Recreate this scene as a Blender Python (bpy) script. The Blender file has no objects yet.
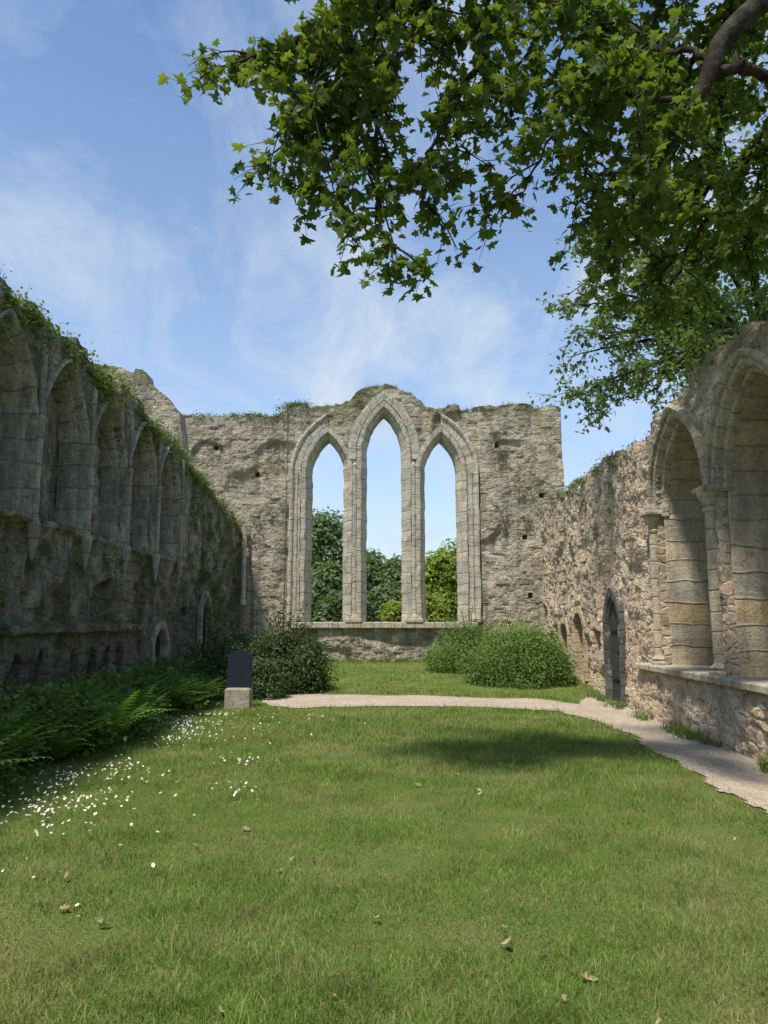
import bpy, math, random
import numpy as np
from mathutils import Vector
rng=np.random.default_rng(7); random.seed(7)
sc=bpy.context.scene
sc.view_settings.view_transform='Standard'; sc.view_settings.look='None'; sc.view_settings.exposure=0

# ---------------------------------------------------------------- helpers
TAB=rng.random((256,256))
def vnoise(x,y,seed=0):
    x=np.asarray(x,float)+seed*17.3; y=np.asarray(y,float)+seed*9.7
    xi=np.floor(x).astype(int); yi=np.floor(y).astype(int)
    fx=x-xi; fy=y-yi; fx=fx*fx*(3-2*fx); fy=fy*fy*(3-2*fy)
    a=TAB[xi&255,yi&255]; b=TAB[(xi+1)&255,yi&255]; c=TAB[xi&255,(yi+1)&255]; d=TAB[(xi+1)&255,(yi+1)&255]
    return (a*(1-fx)+b*fx)*(1-fy)+(c*(1-fx)+d*fx)*fy
def fbm(x,y,seed=0,o=4):
    s=0;a=.5
    for k in range(o):
        s=s+a*(vnoise(np.asarray(x)*2**k,np.asarray(y)*2**k,seed+k*3)-.5); a*=.5
    return s*2
def smooth(e0,e1,x):
    t=np.clip((x-e0)/(e1-e0),0,1); return t*t*(3-2*t)

def mk(name,V,F,mat,sm=False,uv=None,rnd=None,parent=None):
    V=np.asarray(V,np.float32).reshape(-1,3)
    if not isinstance(F,list): F=[F]
    F=[np.asarray(f,np.int32) for f in F if len(f)]
    me=bpy.data.meshes.new(name)
    me.vertices.add(len(V)); me.vertices.foreach_set('co',V.ravel())
    loops=np.concatenate([f.ravel() for f in F]); sizes=np.concatenate([np.full(len(f),f.shape[1],np.int32) for f in F])
    starts=np.concatenate([[0],np.cumsum(sizes)[:-1]]).astype(np.int32)
    me.loops.add(len(loops)); me.loops.foreach_set('vertex_index',loops)
    me.polygons.add(len(sizes)); me.polygons.foreach_set('loop_start',starts)
    try: me.polygons.foreach_set('loop_total',sizes)
    except Exception: pass
    me.update(calc_edges=True)
    me.polygons.foreach_set('use_smooth',np.full(len(sizes),sm,bool))
    if uv is not None:
        l=me.uv_layers.new(name='UVMap'); l.data.foreach_set('uv',np.asarray(uv,np.float32)[loops].ravel())
    if rnd is not None:
        a=me.attributes.new('rnd','FLOAT','POINT'); a.data.foreach_set('value',np.asarray(rnd,np.float32))
    me.validate()
    ob=bpy.data.objects.new(name,me); sc.collection.objects.link(ob)
    if mat: me.materials.append(mat)
    if parent: ob.parent=parent
    return ob
def empty(name):
    e=bpy.data.objects.new(name,None); sc.collection.objects.link(e); e.empty_display_size=.3; return e

class MB:   # mesh accumulator
    def __init__(s): s.V=[];s.F={};s.UV=[];s.n=0
    def add(s,V,F,uv=None):
        V=np.asarray(V,float).reshape(-1,3)
        for f in (F if isinstance(F,list) else [F]):
            f=np.asarray(f,int)
            if len(f): s.F.setdefault(f.shape[1],[]).append(f+s.n)
        s.V.append(V); s.UV.append(np.zeros((len(V),2)) if uv is None else np.asarray(uv,float)); s.n+=len(V)
    def make(s,name,mat,sm=False,parent=None):
        return mk(name,np.concatenate(s.V),[np.concatenate(v) for v in s.F.values()],mat,sm,uv=np.concatenate(s.UV),parent=parent)

# ---------------------------------------------------------------- shader helpers
class NT:
    def __init__(s,name):
        s.m=bpy.data.materials.new(name); s.m.use_nodes=True; s.t=s.m.node_tree; s.t.nodes.clear()
    def n(s,ty,ins=None,**props):
        nd=s.t.nodes.new(ty)
        for k,v in props.items(): setattr(nd,k,v)
        for k,v in (ins or {}).items():
            if isinstance(v,bpy.types.NodeSocket): s.t.links.new(v,nd.inputs[k])
            else: nd.inputs[k].default_value=v
        return nd
    def math(s,op,a,b=0.5,c=None,clamp=False):
        d={0:a,1:b}
        if c is not None: d[2]=c
        return s.n('ShaderNodeMath',d,operation=op,use_clamp=clamp).outputs[0]
    def mix(s,f,a,b,bt='MIX'):
        nd=s.n('ShaderNodeMix',data_type='RGBA',blend_type=bt)
        for k,v in ((0,f),(6,a),(7,b)):
            if isinstance(v,bpy.types.NodeSocket): s.t.links.new(v,nd.inputs[k])
            else: nd.inputs[k].default_value=(tuple(v)+(1,) if (k>0 and len(v)==3) else v)
        return nd.outputs[2]
    def mul(s,col,f):
        return s.mix(1.0,col,s.n('ShaderNodeCombineXYZ',{0:f,1:f,2:f}).outputs[0],'MULTIPLY')
    def ramp(s,f,stops,interp='LINEAR'):
        nd=s.n('ShaderNodeValToRGB',{0:f}); cr=nd.color_ramp; cr.interpolation=interp
        while len(cr.elements)<len(stops): cr.elements.new(.5)
        for e,(p,c) in zip(cr.elements,stops):
            e.position=p; e.color=(c,c,c,1) if isinstance(c,(int,float)) else tuple(c)+(1,)
        return nd.outputs[0]
    def mr(s,f,a,b,c=0,d=1):
        return s.n('ShaderNodeMapRange',{0:f,1:a,2:b,3:c,4:d}).outputs[0]
    def noise(s,vec,scale,detail=3,rough=.6,dist=0):
        return s.n('ShaderNodeTexNoise',{'Vector':vec,'Scale':scale,'Detail':detail,'Roughness':rough,'Distortion':dist}).outputs
    def out(s,sh): s.t.links.new(sh,s.n('ShaderNodeOutputMaterial').inputs[0]); return s.m

def stone_mat(name,pal,scale=(2.6,2.6,4.6),mortar=(.34,.3,.23),dark=(.09,.085,.075),darkamt=.5,moss=.3,lichen=.4,
              mosscol=(.07,.085,.03),zdark=None,mort_w=.07,bumpd=.03,mossz=None,ochre=.3,rand=.75,mortamt=.65,patch=.6):
    t=NT(name)
    geo=t.n('ShaderNodeNewGeometry'); P=geo.outputs['Position']
    ns=t.noise(P,2.2,2)[1]
    off=t.n('ShaderNodeVectorMath',{0:ns,1:(-.5,-.5,-.5)},operation='ADD').outputs[0]
    off=t.n('ShaderNodeVectorMath',{0:off,'Scale':.2},operation='SCALE').outputs[0]
    pv=t.n('ShaderNodeVectorMath',{0:P,1:off},operation='ADD').outputs[0]
    mp=t.n('ShaderNodeMapping',{'Vector':pv,'Scale':scale}).outputs[0]
    v1=t.n('ShaderNodeTexVoronoi',{'Vector':mp,'Scale':1.0,'Randomness':rand},feature='F1')
    v2=t.n('ShaderNodeTexVoronoi',{'Vector':mp,'Scale':1.0,'Randomness':rand},feature='DISTANCE_TO_EDGE')
    sep=t.n('ShaderNodeSeparateColor',{0:v1.outputs['Color']})
    n=len(pal); col=t.ramp(sep.outputs[0],[((i+.5)/n,c) for i,c in enumerate(pal)])
    col=t.mul(col,t.mr(sep.outputs[1],0,1,.68,1.22))
    fine=t.noise(P,26,4,.75)[0]; fv=t.mr(fine,.3,.7,.55,1.4)
    mid=t.noise(P,6,4,.7)[0]; big=t.noise(P,.9,5,.7)
    w=t.math('MULTIPLY',mid,mort_w*2)
    edge=t.n('ShaderNodeMapRange',{0:v2.outputs['Distance'],1:t.math('MULTIPLY',w,.2),2:w,3:1,4:0}).outputs[0]
    col=t.mix(t.math('MULTIPLY',edge,mortamt),col,mortar)
    pr=t.mr(big[0],.5,.62,0,patch); col=t.mix(pr,col,tuple(.5*(a+b) for a,b in zip(mortar,pal[0])))
    col=t.mix(t.mr(t.n('ShaderNodeSeparateColor',{0:big[1]}).outputs[1],.5,.66,0,ochre),col,(.48,.34,.17))
    col=t.mul(col,fv)
    li=t.mr(t.noise(P,3.3,5,.8)[0],.54,.66,0,lichen)
    col=t.mix(li,col,(.55,.52,.45))
    st=t.n('ShaderNodeMapping',{'Vector':P,'Scale':(1.8,1.8,.3)}).outputs[0]
    d=t.mr(t.noise(st,1.6,5,.7)[0],.46,.64,0,darkamt)
    col=t.mix(d,col,dark)
    pit=t.mr(mid,.3,.41,.8,0); col=t.mix(pit,col,dark)
    sz=t.n('ShaderNodeSeparateXYZ',{0:P}).outputs[2]
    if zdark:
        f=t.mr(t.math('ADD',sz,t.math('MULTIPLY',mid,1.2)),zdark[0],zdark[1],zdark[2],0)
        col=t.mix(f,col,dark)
    nzn=t.n('ShaderNodeSeparateXYZ',{0:geo.outputs['Normal']}).outputs[2]
    mo=t.mr(t.noise(P,1.7,5,.75)[0],.5,.64,0,moss)
    up=t.mr(nzn,.3,.75,0,.85)
    mo=t.math('MAXIMUM',mo,t.math('MULTIPLY',up,t.mr(mid,.35,.55)))
    if mossz: mo=t.math('MAXIMUM',mo,t.math('MULTIPLY',t.mr(sz,mossz[0],mossz[1]),t.mr(big[0],.42,.56,0,.85)))
    col=t.mix(mo,col,t.mix(fine,mosscol,tuple(c*2 for c in mosscol)))
    h=t.math('ADD',t.math('MULTIPLY',t.mr(v2.outputs['Distance'],0,.16),.6),t.math('MULTIPLY',mid,.8))
    h=t.math('ADD',h,t.math('MULTIPLY',fine,.5))
    b=t.n('ShaderNodeBump',{'Strength':.9,'Distance':bumpd,'Height':h}).outputs[0]
    p=t.n('ShaderNodeBsdfDiffuse',{'Color':col,'Roughness':.6,'Normal':b})
    return t.out(p.outputs[0])

def ashlar_mat(name,base,var,dark=(.1,.095,.08),darkamt=.4,bl=.34,jamt=.45):
    t=NT(name); geo=t.n('ShaderNodeNewGeometry'); P=geo.outputs['Position']
    uv=t.n('ShaderNodeUVMap').outputs[0]; s=t.n('ShaderNodeSeparateXYZ',{0:uv})
    n15=t.noise(P,1.3,2)[0]
    u=t.math('DIVIDE',s.outputs[0],bl); u=t.math('ADD',u,t.math('MULTIPLY',n15,.5))
    fl=t.math('FLOOR',u,0); fr=t.math('FRACT',u,0)
    wn=t.n('ShaderNodeTexWhiteNoise',{0:t.n('ShaderNodeCombineXYZ',{0:fl,1:3.0}).outputs[0]},noise_dimensions='2D').outputs[0]
    col=t.ramp(wn,[(0,var[0]),(.35,base),(.7,var[1]),(1,var[2])])
    e=t.math('ABSOLUTE',t.math('SUBTRACT',fr,.5))
    fine=t.noise(P,26,4,.75)[0]; mid=t.noise(P,6,5,.75)[0]
    jt=t.mr(t.math('ADD',e,t.math('MULTIPLY',mid,.06)),.47,.52)
    col=t.mul(col,t.mr(fine,.3,.7,.65,1.3))
    col=t.mix(t.math('MULTIPLY',jt,jamt),col,dark)
    st=t.n('ShaderNodeMapping',{'Vector':P,'Scale':(2.5,2.5,.6)}).outputs[0]
    col=t.mix(t.mr(t.noise(st,2,5,.75)[0],.44,.64,0,darkamt),col,dark)
    col=t.mix(t.mr(mid,.3,.42,.7,0),col,dark)
    col=t.mix(t.mr(t.noise(P,4,5,.8)[0],.53,.64,0,.5),col,(.58,.55,.48))
    h=t.math('ADD',t.math('MULTIPLY',jt,-.6),t.math('ADD',t.math('MULTIPLY',mid,1.6),t.math('MULTIPLY',fine,.5)))
    b=t.n('ShaderNodeBump',{'Strength':.9,'Distance':.03,'Height':h}).outputs[0]
    return t.out(t.n('ShaderNodeBsdfDiffuse',{'Color':col,'Roughness':.6,'Normal':b}).outputs[0])

def leaf_mat(name,c1,c2,c3=None,trans=.4,patch=0,patchcol=(.3,.25,.1),pscale=.6,rough=.5,spec=.3,tm=(1.35,1.45,.6)):
    t=NT(name); r=t.n('ShaderNodeAttribute',attribute_name='rnd').outputs['Fac']
    col=t.ramp(r,[(0,c1),(.75,c2),(1,c3 or c2)])
    if patch:
        P=t.n('ShaderNodeNewGeometry').outputs['Position']
        f=t.mr(t.noise(P,pscale,5,.7)[0],.49,.66,0,patch); col=t.mix(f,col,patchcol)
        col=t.mul(col,t.mr(t.noise(P,pscale*2.6,3,.6)[0],.35,.7,.62,1.32))
    p=t.n('ShaderNodeBsdfPrincipled',{'Base Color':col,'Roughness':rough,'Specular IOR Level':spec})
    tr=t.n('ShaderNodeBsdfTranslucent',{'Color':t.mix(1.0,col,tm,'MULTIPLY')})
    return t.out(t.n('ShaderNodeMixShader',{0:trans,1:p.outputs[0],2:tr.outputs[0]}).outputs[0])
def flat_mat(name,col,rough=.7,var=.2,scale=20,bump=.01,spec=.3):
    t=NT(name); P=t.n('ShaderNodeNewGeometry').outputs['Position']
    n=t.noise(P,scale,4,.65)[0]
    c=t.mul(col,t.mr(n,.3,.7,1-var,1+var))
    b=t.n('ShaderNodeBump',{'Strength':.6,'Distance':bump,'Height':n}).outputs[0]
    return t.out(t.n('ShaderNodeBsdfPrincipled',{'Base Color':c,'Roughness':rough,'Normal':b,'Specular IOR Level':spec}).outputs[0])

M_far=stone_mat('stone_tan',[(.5,.42,.32),(.56,.48,.36),(.4,.35,.28),(.6,.53,.42),(.53,.42,.29),(.44,.39,.32)],scale=(3.8,3.8,6.2),darkamt=.55,moss=.12,lichen=.5,mossz=(7.8,9.0),mortar=(.55,.49,.39),rand=.65,bumpd=.025,dark=(.13,.12,.095),ochre=.35)
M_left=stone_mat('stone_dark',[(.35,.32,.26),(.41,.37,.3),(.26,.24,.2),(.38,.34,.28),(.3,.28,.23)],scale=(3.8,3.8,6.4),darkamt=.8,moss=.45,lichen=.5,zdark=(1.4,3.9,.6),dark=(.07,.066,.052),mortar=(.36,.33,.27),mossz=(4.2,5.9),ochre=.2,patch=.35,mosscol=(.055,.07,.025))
M_right=stone_mat('stone_rubble',[(.62,.46,.34),(.58,.49,.37),(.47,.34,.26),(.66,.56,.42),(.62,.47,.3),(.44,.37,.3),(.58,.41,.31)],scale=(4.4,4.4,7),darkamt=.25,moss=.05,lichen=.35,mort_w=.1,mossz=(4.9,5.7),mortar=(.64,.54,.4),dark=(.16,.135,.105),ochre=.4)
A_far=ashlar_mat('ashlar_light',(.6,.55,.45),[(.52,.48,.4),(.65,.59,.47),(.62,.52,.36)],darkamt=.38,dark=(.16,.145,.12))
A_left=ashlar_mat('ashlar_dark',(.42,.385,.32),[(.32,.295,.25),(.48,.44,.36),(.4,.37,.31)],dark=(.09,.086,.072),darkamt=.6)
A_right=ashlar_mat('ashlar_warm',(.56,.49,.38),[(.47,.42,.34),(.6,.52,.38),(.58,.46,.29)],darkamt=.5,bl=.3)
A_door=ashlar_mat('ashlar_grey',(.13,.125,.11),[(.09,.088,.08),(.16,.155,.14),(.19,.17,.14)],dark=(.04,.04,.035),darkamt=.5,bl=.28)

# ---------------------------------------------------------------- layout
YF=24.0
def gz(x,y):
    x=np.asarray(x,float); y=np.asarray(y,float)
    z=.31*smooth(16,24,y)
    z=z-.11*smooth(3.0,4.4,x)*(1-smooth(15.5,18,y))
    return z+.02*fbm(x*.5,y*.5,4)
mapF=lambda s,z,d:(s,YF+d,z)
mapL=lambda s,z,d:(-4.7-d,s,z)
mapR=lambda s,z,d:(4.45+.027*s+d,s,z)
def M3(mp,s,z,d):
    s,z,d=np.broadcast_arrays(np.asarray(s,float),np.asarray(z,float),np.asarray(d,float))
    a=mp(s,z,d); return np.stack([np.broadcast_to(q,s.shape) for q in a],-1)

def arch_in(s,z,c,a,zs,h,zb,off=0):
    R=(a*a+h*h)/(2*a); x=np.abs(s-c)
    low=(z<=zs)&(z>=zb)&(x<a+off)
    up=(z>zs)&((x+(R-a))**2+(z-zs)**2<(R+off)**2)
    return low|up
def blocks(s,z,cw,ch,seed):
    j=np.floor(z/ch+.25*vnoise(s*.6,z*.6,seed)).astype(int); o=TAB[(j*7+seed)&255,3]
    i=np.floor(s/cw+o*5).astype(int)
    return TAB[(i*13+seed)&255,(j*29+seed)&255]
def wall(name,mp,s0,s1,ds,z0,nz,top,depth,T,hole,mat,parent,cw=.4,ch=.24,amp=.04,seed=1):
    ns=int((s1-s0)/ds); S=np.linspace(s0,s1,ns+1)
    tp=top(S); J=np.linspace(0,1,nz+1)
    s=np.repeat(S[:,None],nz+1,1); z=z0+(tp[:,None]-z0)*J[None]
    d=depth(s,z)
    rough=(blocks(s,z,cw,ch,seed)-.5)*amp+fbm(s*2,z*2.5,seed)*.05+fbm(s*8,z*9,seed+5,3)*.03
    d2=d+rough
    V=M3(mp,s,z,d2).reshape(-1,3)
    taper=.12*smooth(.93,1,J)[None]
    B=M3(mp,s,z,T+rough*.5-taper).reshape(-1,3)
    idx=np.arange((ns+1)*(nz+1)).reshape(ns+1,nz+1)
    sc_=.5*(s[1:,1:]+s[:-1,:-1]); zc=.5*(z[1:,1:]+z[:-1,:-1])
    M=~hole(sc_,zc) if hole else np.ones((ns,nz),bool)
    q=np.stack([idx[:-1,:-1],idx[1:,:-1],idx[1:,1:],idx[:-1,1:]],-1)[M]
    N=len(V)
    Pm=np.pad(M,1)
    F=[q,(q+N)[:,::-1]]
    di=Pm[1:,1:-1]!=Pm[:-1,1:-1]
    ii,jj=np.nonzero(di); a=idx[ii,jj]; b=idx[ii,jj+1]; F.append(np.stack([a,b,b+N,a+N],-1))
    dj=Pm[1:-1,1:]!=Pm[1:-1,:-1]
    ii,jj=np.nonzero(dj); a=idx[ii,jj]; b=idx[ii+1,jj]; F.append(np.stack([a,b,b+N,a+N],-1))
    return mk(name,np.concatenate([V,B]),[np.concatenate(F)],mat,False,parent=parent)

def sweep(mb,mp,c,a,zb,zs,h,prof,n=14,half=0,jn=None,jit=.009):
    R=(a*a+h*h)/(2*a); jn=jn or max(2,int((zs-zb)/.16))
    rows=[]
    for o,d in prof:
        th=math.acos(-(R-a)/(R+o)); pts=[]
        for k in range(jn): pts.append((-a-o,zb+(zs-zb)*k/jn))
        for k in range(n+1):
            an=math.pi-(math.pi-th)*k/n; pts.append((R-a+(R+o)*math.cos(an),zs+(R+o)*math.sin(an)))
        L=list(pts); Rr=[(-x,z) for x,z in reversed(L[:-1])]
        pts=L+Rr if half==0 else (L if half<0 else [(-x,z) for x,z in reversed(L)])
        rows.append([(x+c,z,d) for x,z in pts])
    A=np.array(rows); m,k=A.shape[:2]
    seg=np.sqrt(((A[m//2,1:,:2]-A[m//2,:-1,:2])**2).sum(-1)); ln=np.concatenate([[0],np.cumsum(seg)])
    jt=fbm(A[:,:,0]*5+c,A[:,:,1]*5,9,2)*jit*3+((TAB[3,(np.floor(ln/.33).astype(int)+int(c*50))&255]-.5)*.022)[None]
    V=M3(mp,A[:,:,0]+jt,A[:,:,1],A[:,:,2]+jt)
    uv=np.zeros((m,k,2)); uv[:,:,0]=ln[None]; uv[:,:,1]=(np.arange(m)*.5)[:,None]
    idx=np.arange(m*k).reshape(m,k)
    F=np.stack([idx[:-1,:-1],idx[1:,:-1],idx[1:,1:],idx[:-1,1:]],-1).reshape(-1,4)
    mb.add(V.reshape(-1,3),F,uv.reshape(-1,2))
def lathe(mb,cx,cy,prof,n=14):
    A=np.linspace(0,2*math.pi,n,endpoint=False); m=len(prof)
    V=np.array([[(cx+r*math.cos(a),cy+r*math.sin(a),z) for a in A] for r,z in prof])
    V[:,:,0]+=fbm(V[:,:,2]*3,V[:,:,2]*0+cy,3,2)*.02
    uv=np.zeros((m,n,2)); uv[:,:,0]=np.array([z for r,z in prof])[:,None]
    idx=np.arange(m*n).reshape(m,n); nx=np.roll(idx,-1,1)
    mb.add(V.reshape(-1,3),np.stack([idx[:-1],nx[:-1],nx[1:],idx[1:]],-1).reshape(-1,4),uv.reshape(-1,2))
def column(mb,cx,cy,z0,z1,r):
    zs=np.linspace(z0+.2,z1-.3,8)
    prof=[(.0,z0),(r*1.9,z0),(r*1.9,z0+.07),(r*1.45,z0+.1),(r*1.7,z0+.13),(r*1.1,z0+.18)]+[(r,z) for z in zs]
    prof+=[(r*1.3,z1-.29),(r*1.35,z1-.26),(r*1.05,z1-.24),(r*1.2,z1-.17),(r*1.75,z1-.08),(r*2.0,z1-.06),(r*2.05,z1),(0,z1)]
    lathe(mb,cx,cy,prof)
def box(mb,x0,x1,y0,y1,z0,z1,bev=.015):
    def ring(i,z): return [(x0+i,y0+i,z),(x1-i,y0+i,z),(x1-i,y1-i,z),(x0+i,y1-i,z)]
    V=ring(bev,z0)+ring(0,z0+bev)+ring(0,z1-bev)+ring(bev,z1)
    F=[[3,2,1,0],[12,13,14,15]]
    for k in range(3):
        for i in range(4): F.append([4*k+i,4*k+(i+1)%4,4*k+4+(i+1)%4,4*k+4+i])
    uv=[(v[0]+v[1],v[2]*0) for v in V]
    mb.add(V,np.array(F),uv)
def prism(mb,out,T0,T1,fn):
    n=len(out); V=[fn(u,v,T0) for u,v in out]+[fn(u,v,T1) for u,v in out]
    F=[np.array([[i,(i+1)%n,n+(i+1)%n,n+i] for i in range(n)])]
    cu=sum(o[0] for o in out)/n; cv=sum(o[1] for o in out)/n
    V+= [fn(cu,cv,T0),fn(cu,cv,T1)]
    F.append(np.array([[2*n,(i+1)%n,i] for i in range(n)]+[[2*n+1,n+i,n+(i+1)%n] for i in range(n)]))
    mb.add(V,F)
def arch_outline(a,zb,zs,h,n=10):
    R=(a*a+h*h)/(2*a); th=math.acos(-(R-a)/R); p=[(-a,zb)]
    for k in range(n+1):
        an=math.pi-(math.pi-th)*k/n; p.append((R-a+R*math.cos(an),zs+R*math.sin(an)))
    return p+[(-x,z) for x,z in reversed(p[:-1])]
def jag(S,seed,a=.1,w=.33):
    i=np.floor(S/w).astype(int); return (TAB[(i*17+seed)&255,5]-.5)*a*2+fbm(S*1.2,S*0,seed)*a

# ---------------------------------------------------------------- far window wall
W=[(-1.88,.53,6.45,1.17),(0.0,.58,7.1,1.38),(1.89,.53,6.45,1.17)]
ZB=1.57
wfar=empty('window_wall')
def topF(S):
    t=np.interp(S,[-7.3,-6.9,-5,-3.5,-3.1,-2.3,-1.5,-1.25,-.9,-.5,0,.5,.9,1.25,1.6,2.1,5.9],[8.15,8.4,8.38,8.4,8.68,8.8,8.72,8.85,9.2,9.42,9.47,9.4,9.15,8.8,8.62,8.72,8.72])
    return t+jag(S,3,.1,.42)*np.where(np.abs(S)<1.2,.35,1)+jag(S,13,.03,.15)+np.where(S>5.6,-(S-5.6)*.3,0)
def holeF(s,z):
    m=np.zeros(s.shape,bool)
    for c,a,zs,h in W: m|=arch_in(s,z,c,a,zs,h,ZB,.24)
    return m
def depF(s,z):
    d=np.zeros(s.shape)
    d+=np.where(z<1.5,-.06,0)
    d+=np.where((s>3.15),-.10,0)+np.where(s<-3.2,-.06,0)
    for cx,cz,w_,h_ in [(4.7,2.4,.07,.08),(4.6,4.3,.07,.07),(-4.2,6.4,.06,.07),(-5,3.6,.06,.07),(3.75,7.4,.07,.08),(-5.6,7.3,.06,.06),(5.2,5.7,.06,.07)]:
        d+=np.where((abs(s-cx)<w_)&(abs(z-cz)<h_),.3,0)
    d+=.12*smooth(.55,.7,vnoise(s*.9,z*.9,31))
    return d
wall('wall_face',mapF,-7.3,5.92,.035,-.3,265,topF,depF,.95,holeF,M_far,wfar,cw=.36,ch=.2,amp=.035,seed=11)
mb=MB()
for i,(c,a,zs,h) in enumerate(W):
    prof=[(.31,.1),(.31,-.04),(.3,-.05),(.24,-.05),(.17,-.04),(.15,.02),(.12,.1),(.08,.12),(.03,.22),(0,.3),(0,.62),(.05,.66),(.05,.98),(.26,1.0)]
    sweep(mb,mapF,c,a,ZB,zs,h,prof,n=24)
    if i!=1:
        sd=-1 if i==0 else 1
        sweep(mb,mapF,c,a,ZB,zs,h,[(.335,.05),(.34,-.01),(.45,-.01),(.53,0.0),(.57,.0),(.585,-.07),(.64,-.1),(.7,-.08),(.73,.1)],n=24,half=sd)
        x=c+sd*(a+.46); lathe(mb,x,YF-.01,[(.07,ZB+.02),(.09,ZB+.1),(.06,ZB+.2)]+[(.045,z) for z in np.linspace(ZB+.3,zs-.25,10)]+[(.06,zs-.12),(.07,zs),(.0,zs)],10)
    else:
        sweep(mb,mapF,c,a,6.9,zs,h,[(.34,.05),(.34,-.05),(.42,-.06),(.52,-.07),(.6,-.06),(.62,.05)],n=24)
for x in (-.97,.97):
    lathe(mb,x,YF+.03,[(.13,ZB-.1),(.13,ZB+.15)]+[(.08,z) for z in np.linspace(ZB+.25,6.6,16)]+[(.1,6.7),(.0,6.9)],8)
mb.make('window_tracery',A_far,parent=wfar)
mb=MB()
for k in range(9):
    x0=-2.95+k*.66; box(mb,x0,x0+.645,YF-.2-.02*TAB[k,9],YF+1.0,ZB-.2,ZB-.02+.015*TAB[k,2],.02)
for x in (-.97,.97): box(mb,x-.27,x+.27,YF-.24,YF+.05,ZB-.02,ZB+.1,.02)
mb.make('window_sill',A_far,parent=wfar)
mb=MB(); lathe(mb,-4.5,23.75,[(.1,2.1),(.1,2.2)]+[(.075,z) for z in np.linspace(2.3,4.6,8)]+[(.09,4.65),(0,4.7)],10)
mb.make('corner_shaft',A_far,parent=wfar)

# ---------------------------------------------------------------- left blind arcade wall
wl=empty('blind_arcade_wall')
BC=[8.775+1.75*k for k in range(-5,5)]
aL,zsL,hL,zbL=.73,4.0,1.3,2.95
def topL(S):
    return np.interp(S,[-2,14,16.5,20,24],[5.72,5.72,5.5,5.2,4.55])+jag(S,7,.14,.4)
def depL(s,z):
    d=np.zeros(s.shape)
    for c in BC:
        m=arch_in(s,z,c,aL,zsL,hL,zbL,.05); d=np.where(m,.36,d)
    s2=(s%.62)-.31
    i2=np.floor(s/.62).astype(int)
    m=(s<14.3)&arch_in(s2,z,0.,.15,.95,.24,.35)&(TAB[i2&255,77]>.25); d=np.where(m,.4,d)
    d=np.where((z>1.42)&(z<1.56)&(s<14.5)&(vnoise(s*1.5,0*z,66)>.25),-.1,d)
    d=np.where((z<3.0)&(z>2.88)&(s<16.8),-.06,d)
    d=np.where(arch_in(s,z,15.75,.42,1.0,.45,-.5),.8,d)
    d=np.where(arch_in(s,z,19.7,.5,1.6,.6,-.5),.8,d)
    d+=.2*smooth(.5,.72,vnoise(s*1.1,z*1.2,51))*(z<2.85)*(z>1.6)
    d+=.08*fbm(s*3,z*3,58)*(z<2.9)
    d+=.12*smooth(.5,.8,vnoise(s*2.3,z*2.1,57))*(s>16.8)
    for k in range(14):
        cx=6+k*1.3+TAB[k,1]; cz=1.8+TAB[k,2]*.9
        d=np.where((abs(s-cx)<.07+.05*TAB[k,4])&(abs(z-cz)<.08+.05*TAB[k,6]),.35,d)
    return d
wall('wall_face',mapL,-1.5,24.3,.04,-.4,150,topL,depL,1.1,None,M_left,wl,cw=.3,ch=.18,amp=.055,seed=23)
mb=MB()
for c in BC:
    sweep(mb,mapL,c,aL,zbL+.02,zsL,hL,[(0,.36),(0,.16),(.02,.09),(.05,.06),(.06,0.02),(.08,-.05),(.11,-.09),(.14,-.06),(.14,.05)],n=16,jn=7)
for k in range(len(BC)+1):
    y=BC[0]-.875+1.75*k
    prof=[(.0,2.35),(.03,2.45),(.08,2.8),(.09,2.86)]+[(.052,z) for z in np.linspace(2.95,4.2,6)]+[(.075,4.26),(.08,4.3)]+[(.04,z) for z in (4.34,4.8,5.2)]+[(0,5.3)]
    lathe(mb,-4.7+.09,y,prof,10)
mb.make('arch_mouldings',A_left,parent=wl)
mb=MB()
sweep(mb,mapL,15.75,.42,0,1.0,.45,[(0,.6),(0,.0),(.03,-.05),(.16,-.05),(.17,.05)],n=8)
sweep(mb,mapL,19.7,.5,0,1.6,.6,[(0,.6),(0,.0),(.03,-.05),(.18,-.05),(.19,.05)],n=8)
mb.make('door_surrounds',A_left,parent=wl)
M_black=flat_mat('painted_deep_shade',(.03,.028,.025),.95)  # near-black colour of the panels painted in for shade inside the openings
mb=MB()
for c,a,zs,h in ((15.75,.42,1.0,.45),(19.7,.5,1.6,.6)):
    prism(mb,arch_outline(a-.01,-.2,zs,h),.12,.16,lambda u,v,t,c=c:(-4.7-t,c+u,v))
mb.make('opening_shade_panels',M_black,parent=wl)

gf=empty('ruined_gable')
wall('gable_face',lambda s,z,d:(s,20.6+d,z),-9.5,-5.75,.05,0,120,
     lambda S:np.interp(S,[-9.5,-7.6,-7.0,-6.3,-5.9,-5.75],[9.2,8.8,8.65,8.1,7.6,6.6])+jag(S,5,.12,.3),
     lambda s,z:np.zeros(s.shape),.8,None,M_far,gf,seed=41)

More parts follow.
